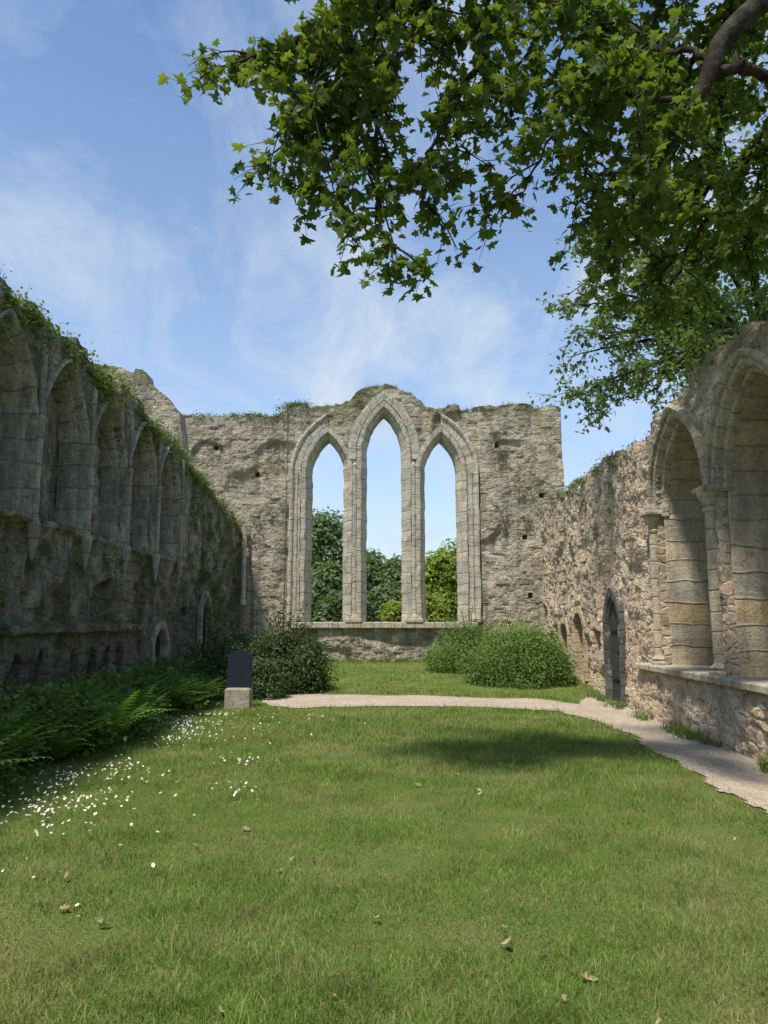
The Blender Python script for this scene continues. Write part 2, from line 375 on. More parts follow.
# ---------------------------------------------------------------- right wall
wr=empty('arched_stone_wall')
RC=[11.83,9.27,6.71,4.15]; aR,zsR,hR,zbR=1.03,3.42,1.42,.8
def topR(S):
    return np.interp(S,[-2,8,9.5,11,12.6,13.4,16,20,24],[5.35,5.3,5.35,5.3,5.2,4.9,5.1,5.15,5.0])+jag(S,9,.1,.3)
def depR(s,z):
    d=np.zeros(s.shape)
    for c in RC: d=np.where(arch_in(s,z,c,aR,zsR,hR,zbR,.05),.85,d)
    d=np.where(z<.8,np.where(s<14.0,-.14,-.03),d)
    d=np.where(arch_in(s,z,15.75,.44,1.45,.55,-.6),.4,d)
    d=np.where(arch_in(s,z,19.1,.5,1.35,.4,.15),.3,d)
    d=np.where(arch_in(s,z,20.85,.45,1.15,.33,.2),.3,d)
    d=np.where((abs(s-17.4)<.28)&(abs(z-1.1)<.27),.25,d)
    for k in range(12):
        cx=13.9+k*.83+TAB[k,21]*.5; cz=2.4+TAB[k,22]*2.2
        d=np.where((abs(s-cx)<.07)&(abs(z-cz)<.07),.25,d)
    d+=.08*smooth(.55,.75,vnoise(s*1.3,z*1.3,61))*(s>13.5)
    return d
wall('wall_face',mapR,-1.5,24.2,.035,-.5,160,topR,depR,1.15,None,M_right,wr,cw=.27,ch=.16,amp=.035,seed=37)
mb=MB()
for c in RC:
    sweep(mb,mapR,c,aR,zsR,zsR+.01,hR,[(-.04,.2),(-.03,.1),(.01,.07),(.04,.09),(.06,.02),(.08,-.03),(.13,-.05),(.17,-.03),(.18,-.09),(.23,-.11),(.27,-.06),(.27,.1)],n=26,jn=1)
for i in range(len(RC)+1):
    s=RC[0]+1.28-i*2.56
    X=4.45+.027*s
    if i==0: s-=.08
    column(mb,X-.03,s,zbR+.02,zsR+.03,.085 if i else .075)
    box(mb,X-.2,X+.5,s-.2,s+.2,zsR+.02,zsR+.1,.02)
mb.make('arch_orders_and_columns',A_right,sm=False,parent=wr)
mb=MB()
for c in RC:
    sweep(mb,mapR,c,aR,zbR,zsR,hR,[(.0,.12),(-.015,.14),(-.015,.5),(-.01,.86)],n=22)
mb.make('bay_reveals',ashlar_mat('reveal_stone',(.62,.54,.41),[(.52,.47,.38),(.66,.56,.4),(.62,.47,.26)],darkamt=.45,bl=.36,jamt=.5,dark=(.16,.14,.11)),parent=wr)
mb=MB()
s=-1.4;k=0
while s<13.6:
    l=.5+.35*TAB[k,30]; x=4.45+.027*s
    box(mb,x-.2-.03*TAB[k,31],x+.85,s,s+l-.015,.74,.84+.02*TAB[k,32],.02); s+=l;k+=1
mb.make('wall_sill',A_right,parent=wr)
mb=MB()
sweep(mb,mapR,15.75,.42,-.2,1.45,.6,[(0,.2),(0,-.03),(.02,-.06),(.05,-.05),(.07,-.09),(.24,-.1),(.25,.05)],n=10)
mb.make('doorway_surround',A_door,parent=wr)
mb=MB()
sweep(mb,mapR,19.1,.48,.15,1.35,.42,[(0,.32),(0,.02),(.03,-.03),(.2,-.03),(.21,.05)],n=10)
sweep(mb,mapR,20.85,.43,.2,1.15,.35,[(0,.32),(0,.02),(.03,-.03),(.2,-.03),(.21,.05)],n=10)
mb.make('niche_surrounds',ashlar_mat('ashlar_yellow',(.6,.46,.27),[(.53,.43,.29),(.62,.49,.32),(.59,.43,.22)],darkamt=.2,bl=.26),parent=wr)
M_wood=flat_mat('weathered_wood',(.05,.055,.05),.8,.5,14)
M_iron=flat_mat('iron',(.012,.012,.012),.6)
mb=MB()
def ztop(u,a=.41,zs=1.45,h=.58):
    R=(a*a+h*h)/(2*a); x=abs(u)+(R-a); return zs+math.sqrt(max(R*R-x*x,0))
for k in range(5):
    u0=-.41+k*.164; u1=u0+.145
    out=[(u0,-.12),(u1,-.12),(u1,ztop(min(max(u1,-.4),.4))),((u0+u1)/2,ztop((u0+u1)/2)),(u0,ztop(max(min(u0,.4),-.4)))]
    prism(mb,out,.0,.04+.004*(k%2),lambda u,v,t:(4.45+.027*15.75+t,15.75+u,v))
mb.make('door_leaf',M_wood,parent=wr)
mb=MB()
prism(mb,arch_outline(.41,-.15,1.45,.58),.05,.07,lambda u,v,t:(4.45+.027*15.75+t,15.75+u,v))
for z in (.35,1.35): prism(mb,[(-.4,z),(.25,z),(.3,z+.025),(.25,z+.05),(-.4,z+.05)],-.015,-.003,lambda u,v,t:(4.45+.027*15.75+t,15.75+u,v))
lathe(mb,4.45+.027*15.75-.03,15.5,[(0,.9),(.03,.92),(.03,.98),(0,1.0)],8)
mb.make('door_straps',M_iron,parent=wr)

# ---------------------------------------------------------------- ground & path
PATH=[(2.2,-3),(2.7,3),(3.0,6.1),(3.32,8.1),(3.54,10.6),(3.48,12.3),(3.1,13.5),(2.4,14.05),(1.2,14.3),(0,14.35),(-1.2,14.25),(-1.95,14.15),(-2.3,14.7),(-2.5,15.6),
      (-2.1,16.6),(-.5,16.45),(1.4,16.2),(3.0,15.75),(3.9,15.6),(4.5,16.6),(4.9,16.7),(4.8,13),(4.72,8),(4.55,3),(4.45,-3)]
def inpoly(x,y,P):
    c=np.zeros(np.shape(x),bool); n=len(P)
    for i in range(n):
        x0,y0=P[i]; x1,y1=P[(i+1)%n]
        if y0==y1: continue
        c^=((y0>y)!=(y1>y))&(x<(x1-x0)*(y-y0)/(y1-y0)+x0)
    return c
def wob(x,y): return x+.25*fbm(x*1.3,y*1.3,71), y+.3*fbm(x*1.3,y*1.3,77)
def onpath(x,y): a,b=wob(x,y); return inpoly(a,b,PATH)
gx=np.unique(np.concatenate([np.linspace(-400,-12,14),np.linspace(-12,12,97),np.linspace(12,400,14)]))
gy=np.unique(np.concatenate([np.linspace(-300,-4,10),np.linspace(-4,30,137),np.linspace(30,600,18)]))
X,Y=np.meshgrid(gx,gy,indexing='ij'); Z=gz(X,Y)
I=np.arange(X.size).reshape(X.shape)
Fg=np.stack([I[:-1,:-1],I[1:,:-1],I[1:,1:],I[:-1,1:]],-1).reshape(-1,4)
t=NT('lawn_soil'); P=t.n('ShaderNodeNewGeometry').outputs['Position']
c=t.ramp(t.noise(P,.7,5,.65)[0],[(.3,(.11,.165,.035)),(.5,(.15,.205,.05)),(.62,(.2,.22,.08)),(.75,(.3,.26,.14))])
c=t.mul(c,t.mr(t.noise(P,60,4,.7)[0],.3,.7,.5,1.4))
b=t.n('ShaderNodeBump',{'Strength':1,'Distance':.03,'Height':t.noise(P,45,4,.7)[0]}).outputs[0]
M_soil=t.out(t.n('ShaderNodeBsdfDiffuse',{'Color':c,'Normal':b}).outputs[0])
mk('ground',np.stack([X,Y,Z],-1),Fg,M_soil,True)
px=np.arange(-3.2,5.2,.05); py=np.arange(-3,17.4,.05)
X,Y=np.meshgrid(px,py,indexing='ij'); I=np.arange(X.size).reshape(X.shape)
cm=onpath(.5*(X[1:,1:]+X[:-1,:-1]),.5*(Y[1:,1:]+Y[:-1,:-1]))
Fp=np.stack([I[:-1,:-1],I[1:,:-1],I[1:,1:],I[:-1,1:]],-1)[cm]
used=np.unique(Fp); rm=np.zeros(X.size,int); rm[used]=np.arange(len(used))
VP=np.stack([X,Y,gz(X,Y)+.012+.006*fbm(X*2,Y*2,5)],-1).reshape(-1,3)[used]
t=NT('gravel'); P=t.n('ShaderNodeNewGeometry').outputs['Position']
v=t.n('ShaderNodeTexVoronoi',{'Vector':P,'Scale':50.0})
s_=t.n('ShaderNodeSeparateColor',{0:v.outputs['Color']}).outputs[0]
c=t.ramp(s_,[(0,(.28,.225,.16)),(.4,(.45,.37,.28)),(.8,(.54,.46,.36)),(1,(.62,.57,.48))])
c=t.mix(t.mr(t.noise(P,1.3,5,.7)[0],.42,.7,0,.5),c,(.29,.24,.16))
b=t.n('ShaderNodeBump',{'Strength':.8,'Distance':.012,'Height':t.math('ADD',v.outputs['Distance'],t.noise(P,12,4)[0])}).outputs[0]
mk('gravel_path',VP,rm[Fp],t.out(t.n('ShaderNodeBsdfDiffuse',{'Color':c,'Normal':b}).outputs[0]),True)

def grass(name,x,y,h,w,mat,rnd=None):
    n=len(x); z=gz(x,y); a=rng.random(n)*2*math.pi; la=rng.random(n)*2*math.pi; ln=h*(.2+.9*rng.random(n))
    dx,dy=np.cos(a)*w,np.sin(a)*w
    b=np.stack([x,y,z-.004],-1); s=np.stack([dx,dy,0*dx],-1)
    l=np.stack([np.cos(la)*ln,np.sin(la)*ln,h],-1)
    m=b+l*np.array([.35,.35,.6])
    V=np.stack([b-s,b+s,m+s*.7,m-s*.7,b+l],1).reshape(-1,3)
    k=np.arange(n)*5
    r=rng.random(n) if rnd is None else rnd
    return mk(name,V,[np.stack([k,k+1,k+2,k+3],-1),np.stack([k+3,k+2,k+4],-1)],mat,rnd=np.repeat(r,5))
N=380000
y=2.3*np.exp(rng.random(N)*math.log(24/2.3)); x=(rng.random(N)*2-1)*(.62*y+1.3)
edge=.12*rng.normal(size=N)
k=(x>-4.65)&(x<4.9)&~onpath(x+edge*.5,y+edge)&(y<23.9)
x,y=x[k],y[k]
patch=fbm(x*.8,y*.8,91); dens=rng.random(len(x))<np.clip(1.05-2.2*np.clip(patch-.15,0,1),.35,1); x,y=x[dens],y[dens]
sc_=np.clip(y/6,1,3.2)
M_grass=leaf_mat('grass_blades',(.115,.2,.035),(.2,.3,.06),(.46,.42,.2),trans=.35,patch=.75,patchcol=(.42,.35,.18),pscale=.95,rough=.6,spec=.2,tm=(1.3,1.35,.6))
hh=(.02+.034*rng.random(len(x))**1.4)*(1+.9*fbm(x*1.7,y*1.7,33))*np.clip(sc_,1,1.5)
tall=(rng.random(len(x))<.06)&(vnoise(x*2.2,y*2.2,44)>.55); hh=np.where(tall,hh*2.1,hh)
grass('grass',x,y,hh,.0021*sc_,M_grass)
mx=[];my=[]
for i in range(1000):
    if i<500: yy=random.uniform(5,23); xx=4.45+.027*yy-.17-abs(random.gauss(0,.12))
    else: yy=random.uniform(4,24); xx=-4.6+abs(random.gauss(0,.3))
    if vnoise(xx*2,yy*1.3,8)<.45: continue
    for j in range(10): mx.append(xx+random.gauss(0,.04)); my.append(yy+random.gauss(0,.04))
for i in range(260):
    xx=random.uniform(-4,5); 
    for j in range(8): mx.append(xx+random.gauss(0,.05)); my.append(23.75-abs(random.gauss(0,.1)))
mx=np.array(mx);my=np.array(my)
grass('tall_grass_tufts',mx,my,.06+.16*rng.random(len(mx)),np.full(len(mx),.006),leaf_mat('tuft',(.09,.15,.03),(.18,.25,.07),trans=.3))

# ---------------------------------------------------------------- leaves
SIMPLE=(np.array([(0,0,0),(.45,.28,.07),(1,0,-.05),(.45,-.28,.07)]),[[0,1,2,3]])
_o=[(0,0),(-.1,.45),(.2,.3),(.45,.6),(.5,.24),(.72,.26),(1,0),(.72,-.26),(.5,-.24),(.45,-.6),(.2,-.3),(-.1,-.45)]
LOBED=(np.array([(x,y,-.25*y*y-.12*x*x) for x,y in _o]+[(.35,0,.05)]),[[i,(i+1)%12,12] for i in range(12)])
_q=[(0,0),(.02,.22),(.2,.2),(.4,.42),(.5,.24),(.75,.24),(1,0),(.8,-.12),(.52,-.16),(.4,-.38),(.2,-.18),(.0,-.24)]
CURL=(np.array([(x,y,1.3*y*y+.5*(x-.4)**2) for x,y in _q]+[(.4,0,0)]),[[i,(i+1)%12,12] for i in range(12)])
def leafmesh(name,C,size,mat,shape=SIMPLE,up=.6,rnd=None,out=None,parent=None,hang=0):
    C=np.asarray(C,float); n=len(C); size=np.broadcast_to(size,(n,))
    nv=rng.normal(size=(n,3)); nv[:,2]=np.abs(nv[:,2])*1.0+up
    if out is not None: nv=nv*.6+out
    nv/=np.linalg.norm(nv,axis=1)[:,None]
    tv=rng.normal(size=(n,3)); tv[:,2]-=hang; tv-=nv*(tv*nv).sum(1)[:,None]; tv/=np.linalg.norm(tv,axis=1)[:,None]
    bv=np.cross(nv,tv); T,F=shape
    V=C[:,None]+size[:,None,None]*(T[None,:,0:1]*tv[:,None]+T[None,:,1:2]*bv[:,None]+T[None,:,2:3]*nv[:,None])
    F=np.array(F); m=len(T)
    FF=(F[None]+(np.arange(n)*m)[:,None,None]).reshape(-1,F.shape[1])
    r=rng.random(n) if rnd is None else rnd
    return mk(name,V.reshape(-1,3),FF,mat,rnd=np.repeat(r,m),parent=parent)
def blobs(c,rad,nb,n,br=.38,zmin=None):
    c=np.array(c,float); rad=np.array(rad,float)
    D=rng.normal(size=(nb,3)); D/=np.linalg.norm(D,axis=1)[:,None]; D[:,2]=np.where(D[:,2]<-.5,-D[:,2],D[:,2])
    B=c+D*rad*(.45+.3*rng.random((nb,1))); r=br*rad.mean()*(.6+.7*rng.random(nb)); tint=rng.random(nb)
    k=rng.integers(0,nb,n); d=rng.normal(size=(n,3)); d/=np.linalg.norm(d,axis=1)[:,None]
    P=B[k]+d*(r[k]*(.55+.5*rng.random(n)**.5))[:,None]*np.array([1,1,.85])
    t=np.clip(.5*tint[k]+.5*rng.random(n),0,1)
    if zmin is not None:
        m=P[:,2]>zmin; P,t,d=P[m],t[m],d[m]
    return P,t,d
def tube(mb,P,R,n=7):
    P=np.asarray(P,float); k=len(P); T=np.gradient(P,axis=0); T/=np.linalg.norm(T,axis=1)[:,None]+1e-9
    ref=np.array([.31,.7,.2]); A=np.cross(T,ref); A/=np.linalg.norm(A,axis=1)[:,None]+1e-9; B=np.cross(T,A)
    an=np.linspace(0,2*math.pi,n,endpoint=False)
    V=P[:,None]+np.asarray(R,float)[:,None,None]*(np.cos(an)[None,:,None]*A[:,None]+np.sin(an)[None,:,None]*B[:,None])
    I=np.arange(k*n).reshape(k,n); J=np.roll(I,-1,1)
    mb.add(V.reshape(-1,3),np.stack([I[:-1],J[:-1],J[1:],I[1:]],-1).reshape(-1,4))
def curve(P,n):
    P=np.asarray(P,float); k=len(P); t=np.linspace(0,k-1,n); Q=[]
    for u in t:
        i=min(int(u),k-2); f=u-i; p0=P[max(i-1,0)];p1=P[i];p2=P[i+1];p3=P[min(i+2,k-1)]
        Q.append(.5*((2*p1)+(-p0+p2)*f+(2*p0-5*p1+4*p2-p3)*f*f+(-p0+3*p1-3*p2+p3)*f**3))
    return np.array(Q)

t=NT('bark'); P=t.n('ShaderNodeNewGeometry').outputs['Position']
c=t.ramp(t.noise(P,7,5,.7)[0],[(.35,(.018,.014,.01)),(.5,(.04,.032,.024)),(.65,(.075,.065,.048))],)
M_bark=t.out(t.n('ShaderNodeBsdfPrincipled',{'Base Color':c,'Roughness':.9,'Specular IOR Level':.1,'Normal':t.n('ShaderNodeBump',{'Strength':.9,'Distance':.02,'Height':t.noise(P,26,4)[0]}).outputs[0]}).outputs[0])
M_plane=leaf_mat('plane_leaf',(.05,.088,.02),(.105,.16,.032),(.17,.22,.05),trans=.5,rough=.45,tm=(1.7,1.6,.6))
M_tree2=leaf_mat('tree_leaf',(.08,.12,.035),(.14,.2,.06),(.2,.26,.09),trans=.45)

def make_tree(name,trunk,limbs,step,tl,leafsize,mat,shape,nsub=4,nl=9,droop=.5):
    root=empty(name); mb=MB(); C=[];R=[]
    tp=curve(trunk[0],14); tube(mb,tp,np.linspace(trunk[1],trunk[2],14),12)
    for pts,r0,r1,s0 in limbs:
        n=max(8,int(len(pts)*7)); Q=curve(pts,n)
        if r0<.1: Q[1:-1]+=rng.normal(size=(n-2,3))*.02
        tube(mb,Q,np.linspace(r0,r1,n),9)
        seg=np.linalg.norm(np.diff(Q,axis=0),axis=1); L=seg.sum(); cum=np.concatenate([[0],np.cumsum(seg)])
        d=s0*L
        while d<L:
            p=np.array([np.interp(d,cum,Q[:,i]) for i in range(3)]); T=Q[min(np.searchsorted(cum,d),n-1)]-Q[max(np.searchsorted(cum,d)-1,0)]; T/=np.linalg.norm(T)+1e-6
            D=rng.normal(size=3); D[2]=D[2]*.6-.15; D/=np.linalg.norm(D); D=D+T*.5; D/=np.linalg.norm(D)
            l=tl*(.5+.7*random.random())
            e=p+D*l+np.array([0,0,-droop*l*.5]); m=p+D*l*.55
            tw=curve([p,m,e],6); tube(mb,tw,np.linspace(.012,.004,6),4)
            for sb in range(nsub):
                u=.25+.75*(sb+random.random())/nsub; q=tw[min(int(u*5),5)]
                D2=rng.normal(size=3); D2[2]=D2[2]*.5-droop; D2/=np.linalg.norm(D2); D2=D2+D*.6; D2/=np.linalg.norm(D2)
                l2=l*(.35+.35*random.random()); e2=q+D2*l2
                tube(mb,np.array([q,(q+e2)/2+[0,0,.02],e2]),[.005,.004,.002],3)
                tint=random.random()*.6
                for j in range(nl):
                    f=(j+.5)/nl; C.append(q+(e2-q)*f+rng.normal(size=3)*.05+np.array([0,0,-.03])); R.append(min(1,tint+random.random()*.4))
            d+=step*(.6+.8*random.random())
    mb.make('branches',M_bark,True,parent=root)
    C=np.array(C)
    leafmesh('foliage',C,leafsize*(.5+.65*rng.random(len(C))),mat,shape,up=.4,rnd=np.array(R),parent=root,hang=.6)
    return root
L=[
 ([(6.3,4.8,6.0),(4.6,5.8,8.0),(2.5,6.5,8.3),(.6,6.6,7.95),(-.9,6.6,7.3),(-1.4,6.5,7.0)],.16,.015,.25),
 ([(.6,6.6,7.95),(0.1,6.5,6.9),(-.12,6.5,5.9),(.02,6.4,4.95)],.035,.006,.1),
 ([(-.3,6.6,7.6),(-.85,6.5,6.7),(-.95,6.5,6.1)],.03,.006,.1),
 ([(-.6,6.6,7.4),(-.65,6.3,6.3),(-.45,6.3,5.5)],.02,.005,.3),
 ([(0.1,6.6,7.8),(-.3,6.9,7.0),(-.35,6.8,6.1)],.02,.005,.2),
 ([(1.5,6.6,8.2),(.95,6.6,7.1),(.5,6.5,6.2),(.35,6.5,5.5)],.04,.006,.1),
 ([(2.5,6.5,8.3),(2.0,6.9,7.1),(1.4,7.0,5.9)],.04,.006,.1),
 ([(2.0,6.6,8.2),(1.5,6.4,7.3),(1.15,6.4,6.5)],.03,.006,.1),
 ([(3,6.7,8.1),(2.4,7.3,7.1),(2.1,7.6,6.1)],.04,.006,.05),
 ([(4.8,5.2,7.7),(3.9,5.45,7.25),(3.2,5.5,6.75),(2.8,5.5,6.35),(2.63,5.5,5.95),(2.5,5.5,5.75)],.13,.045,.97),
 ([(2.68,5.5,6.05),(2.95,5.5,6.12),(3.3,5.6,6.05),(3.9,6,6.2)],.05,.035,.6),
 ([(2.55,5.5,5.75),(2.2,5.9,6.2),(1.7,6.3,6.6)],.035,.006,.3),
 ([(2.7,5.5,6.2),(2.4,5.9,6.7),(2.1,6.2,7.4)],.035,.006,.3),
 ([(2.5,5.5,5.75),(2.5,6.2,5.7),(2.6,7.0,5.8)],.035,.006,.4),
 ([(4.6,5.8,8.0),(4.1,8.0,8.3),(3.6,9.0,7.3),(2.9,9.2,6.2)],.08,.008,.15),
 ([(4.1,8,8.3),(4.6,9.5,7.9),(4.4,10.2,6.9),(4.1,10.4,6.1)],.06,.008,.1),
 ([(4.1,8,8.3),(2.9,8.3,8.3),(2.0,8.5,7.7)],.05,.008,.05),
 ([(6.3,4.8,6.0),(5.8,7,7.6),(5.0,8.6,7.2),(4.6,9,6.3)],.09,.01,.3),
 ([(5.8,7,7.6),(6.2,10,8.2),(5.6,11.5,7.6),(5.2,12,6.8)],.08,.01,.15),
 ([(.6,6.6,7.95),(-.3,7.4,8.2),(-1.0,7.6,8.1)],.04,.008,.1),
 ([(3.7,6.2,8.2),(3.3,7.0,7.5),(3.0,7.6,6.7)],.05,.008,.05),
 ([(3.7,6.6,8.2),(3.2,7.4,6.9),(2.5,8.2,6.1)],.05,.008,.2),
 ([(4.6,5.8,8.0),(4.4,7.2,7.3),(4.2,7.9,6.2)],.05,.008,.2),
 ([(4.4,7.2,7.3),(4.0,8.6,6.5),(3.5,9.4,6.0)],.04,.008,.2),
 ([(1.0,6.6,8.05),(.2,5.9,7.6),(-.6,5.7,7.1)],.04,.008,.1),
 ([(4.1,8,8.3),(4.2,9.5,7.2),(3.7,10.2,6.3)],.05,.008,.3),
]
make_tree('plane_tree',([(6.9,4.3,-.1),(6.7,4.4,2.5),(6.5,4.6,4.5),(6.3,4.8,6.1)],.38,.2),L,.16,.6,.12,M_plane,LOBED,nsub=5,nl=8,droop=.55)
L2=[]
for k in range(26):
    a=2*math.pi*k/26*2.4+random.random(); el=random.uniform(-.25,1.2)
    e=np.array([8.2,15.2,8.3])+np.array([math.cos(a)*math.cos(el)*4.0,math.sin(a)*math.cos(el)*3.8,math.sin(el)*4.2])
    s=np.array([8.6,15.5,5.2+random.random()*2.2]); m=s*.45+e*.55+np.array([0,0,.7]); L2.append(([s,m,e],.07,.008,.35))
for e in [(3.8,14.6,6.1),(4.2,14,7.1),(4.0,15,8.3),(4.6,15,9.6),(4.9,13.5,6.3),(5.6,12.8,6.5),(4.4,16,6.6),(4.0,15.5,7.3),(5.2,14,7.2),(5.0,15,6.2),(5.4,14,8.4)]:
    s=np.array([8.6,15.5,6.2]); e=np.array(e); L2.append(([s,s*.5+e*.5+[0,0,.9],e],.07,.008,.35))
make_tree('deciduous_tree',([(8.8,15.7,-.1),(8.7,15.6,3),(8.6,15.5,5.2),(8.5,15.4,8)],.35,.12),L2,.28,.85,.15,M_tree2,SIMPLE,nsub=5,nl=10,droop=.35)

# ---------------------------------------------------------------- shrubs, ferns, daisies
M_sh1=leaf_mat('shrub_dark',(.035,.065,.018),(.075,.12,.035),(.15,.18,.07),trans=.3)
M_sh2=leaf_mat('shrub_bright',(.08,.15,.03),(.18,.28,.06),(.27,.36,.1),trans=.35)
def shrub(c,rad,nb,n,ls,mat,wild=0):
    g=float(gz(c[0],c[1])); rad=np.array(rad)
    D=rng.normal(size=(nb,3)); D[:,2]=np.abs(D[:,2])*.9; D/=np.linalg.norm(D,axis=1)[:,None]
    B=np.array([c[0],c[1],g])+D*rad*(.62+.16*rng.random((nb,1))); r=.3*rad.mean()*(.75+.5*rng.random(nb)); tint=rng.random(nb)
    k=rng.integers(0,nb,n); d=rng.normal(size=(n,3)); d/=np.linalg.norm(d,axis=1)[:,None]
    P=B[k]+d*(r[k]*(.6+.5*rng.random(n)**.7))[:,None]; tn=np.clip(.55*tint[k]+.45*rng.random(n),0,1)
    m=n//5; a=rng.random(m)*6.283; rr=.55+.4*rng.random(m)**.5
    S=np.stack([c[0]+np.cos(a)*rr*rad[0],c[1]+np.sin(a)*rr*rad[1],g+.02+.4*rng.random(m)*rad[2]],-1)
    P=np.concatenate([P,S]); tn=np.concatenate([tn,.6*rng.random(m)]); d=np.concatenate([d,np.stack([np.cos(a),np.sin(a),.3+0*a],-1)])
    q=P[:,2]>g; P,tn,d=P[q],tn[q],d[q]
    r_=empty('shrub'); mb=MB(); EP=[];ET=[];ED=[]
    for j in range(6+wild):
        a=j*1.7; top=.9 if j<6 else random.uniform(.95,1.12); f=.55 if j<6 else random.uniform(.1,.8)
        e=(c[0]+f*math.cos(a)*rad[0],c[1]+f*math.sin(a)*rad[1],g+rad[2]*top*math.sqrt(max(.1,1-f*f*.7)))
        qv=curve([(c[0],c[1],g-.05),(c[0]+.3*f*math.cos(a)*rad[0],c[1]+.3*f*math.sin(a)*rad[1],g+rad[2]*.5),e],8); tube(mb,qv,np.linspace(.025,.005,8),5)
        if j>=6:
            for i in range(30): EP.append(qv[6+i%2]+rng.normal(size=3)*.06); ET.append(random.random()); ED.append(rng.normal(size=3)*.3)
    if EP: P=np.concatenate([P,EP]);tn=np.concatenate([tn,ET]);d=np.concatenate([d,ED])
    leafmesh('foliage',P,ls*(.6+.7*rng.random(len(P))),mat,up=.3,rnd=tn,out=d*.8,parent=r_)
    mb.make('stems',M_bark,parent=r_)
shrub((-2.25,17.3),(1.05,.9,1.85),60,12000,.075,M_sh1,wild=8)
shrub((3.35,18.6),(1.45,1.05,1.72),80,18000,.06,M_sh2,wild=3)
shrub((2.35,21.0),(1.25,.9,1.7),64,12000,.06,M_sh2,wild=3)
shrub((4.25,20.4),(.8,.8,1.1),36,6000,.06,M_sh2)
shrub((-3.7,17.0),(.95,1.2,1.3),50,9000,.07,M_sh1,wild=6)
shrub((-3.9,20.6),(.8,1.4,1.2),40,6000,.07,M_sh1)
shrub((-2.65,15.9),(.7,.55,.85),34,6000,.065,M_sh1,wild=3)  # small dark shrub added to stand in for a bush's shadow

def ferns():
    V=[];F3=[];R=[];n=0
    for i in range(140):
        yy=5.6+11*random.random(); xx=random.uniform(-4.5,-3.6+.2*math.sin(yy*1.4))
        if yy>13: xx=random.uniform(-4.6,-3.5)
        g=float(gz(xx,yy)); nf=random.randint(11,16); Lf=random.uniform(.6,1.0)*(1.0 if yy<13 else .8); tint=random.random()*.5
        for f in range(nf):
            a=2*math.pi*(f+random.random()*.6)/nf; el=random.uniform(1.1,1.5); L_=Lf*random.uniform(.7,1.15); p=np.array([xx,yy,g]); m=15; step=L_/m; cu=random.uniform(.06,.11)
            for j in range(m):
                D=np.array([math.cos(a)*math.cos(el),math.sin(a)*math.cos(el),math.sin(el)]); q=p+D*step; el-=cu
                S=np.array([-math.sin(a),math.cos(a),0]); w=.13*math.sin(math.pi*min(1,(j+2)/(m+2))**.8)*L_/.8
                if j>1:
                    for sg in (-1,1):
                        V+= [p,p+D*step*1.0,p+S*sg*w+D*step*1.1+[0,0,-.25*w]]; F3.append([n,n+1,n+2]); n+=3; rr=min(1,tint+.5*random.random()); R+=[rr]*3
                p=q
    mk('fern_bed',np.array(V),np.array(F3),leaf_mat('fern',(.08,.16,.03),(.17,.29,.06),(.26,.38,.1),trans=.4),rnd=np.array(R))
ferns()
C=[];R=[]
for i in range(260):
    yy=random.uniform(5,17.5); xx=-4.6+abs(random.gauss(0,.55))
    if xx>-3.25: continue
    hgt=random.uniform(.25,.85)*min(1,(-3.0-xx)/.8); g=float(gz(xx,yy)); tn=random.random()*.6; n=int(60+90*hgt)
    P=rng.normal(size=(n,3))*np.array([.13,.13,0]); P[:,2]=rng.random(n)**.7*hgt
    C.append(P+[xx,yy,g+.03]); R.append(np.clip(tn+.4*rng.random(n),0,1))
C=np.concatenate(C); R=np.concatenate(R)
leafmesh('perennial_plants',C,.05+.07*rng.random(len(C)),leaf_mat('cover',(.07,.13,.03),(.15,.24,.06),(.23,.32,.1),trans=.35),up=.8,rnd=R)

pts=[]
while len(pts)<620:
    yy=random.uniform(4.5,13.4); xx=-3.05+random.gauss(0,.38)-.02*(yy-9)
    if vnoise(xx*2,yy*2,12)>.42+.2*random.random() and xx>-3.8: pts.append((xx,yy))
for c,n_,s_ in (((-1.55,8.6),22,.18),((-1.35,7.2),10,.12),((-2.3,4.7),9,.45),((-2.4,10.5),45,.55),((-1.9,12),40,.7),((-2.2,7),22,.5)):
    for i in range(n_): pts.append((random.gauss(c[0],s_),random.gauss(c[1],s_*1.4)))
V=[];F=[];V2=[];F2=[]
for xx,yy in pts:
    r=.009+.006*random.random(); g=float(gz(xx,yy))+.05+.02*random.random(); ax,ay=random.gauss(0,.35),random.gauss(0,.35)-.2; b=len(V); 
    for i in range(12):
        a=i*math.pi/6; q=r*(1 if i%2 else .72); dx,dy=q*math.cos(a),q*math.sin(a); V.append((xx+dx,yy+dy,g+dx*ax-dy*ay))
    F.append(list(range(b,b+12))); b=len(V2)
    for i in range(6):
        a=i*math.pi/3; dx,dy=r*.32*math.cos(a),r*.32*math.sin(a); V2.append((xx+dx,yy+dy,g+dx*ax-dy*ay+.003))
    F2.append(list(range(b,b+6)))
dz=empty('daisies')
mk('petals',V,np.array(F),flat_mat('petal',(.8,.8,.78),.7,.05),parent=dz); mk('centres',V2,np.array(F2),flat_mat('daisy_centre',(.6,.42,.03),.7),parent=dz)

n=170; fy=2.6*np.exp(rng.random(n)*math.log(12/2.6)); fx=(rng.random(n)*2-1)*(.55*fy); k=(fx>-3)&~onpath(fx,fy)&(vnoise(fx*.7,fy*.7,19)>.38); fx,fy=fx[k],fy[k]
leafmesh('fallen_leaves',np.stack([fx,fy,gz(fx,fy)+.026],-1),.022+.06*rng.random(len(fx))**2,leaf_mat('dry_leaf',(.25,.17,.09),(.5,.4,.25),(.16,.25,.05),trans=.1),CURL,up=1.0)

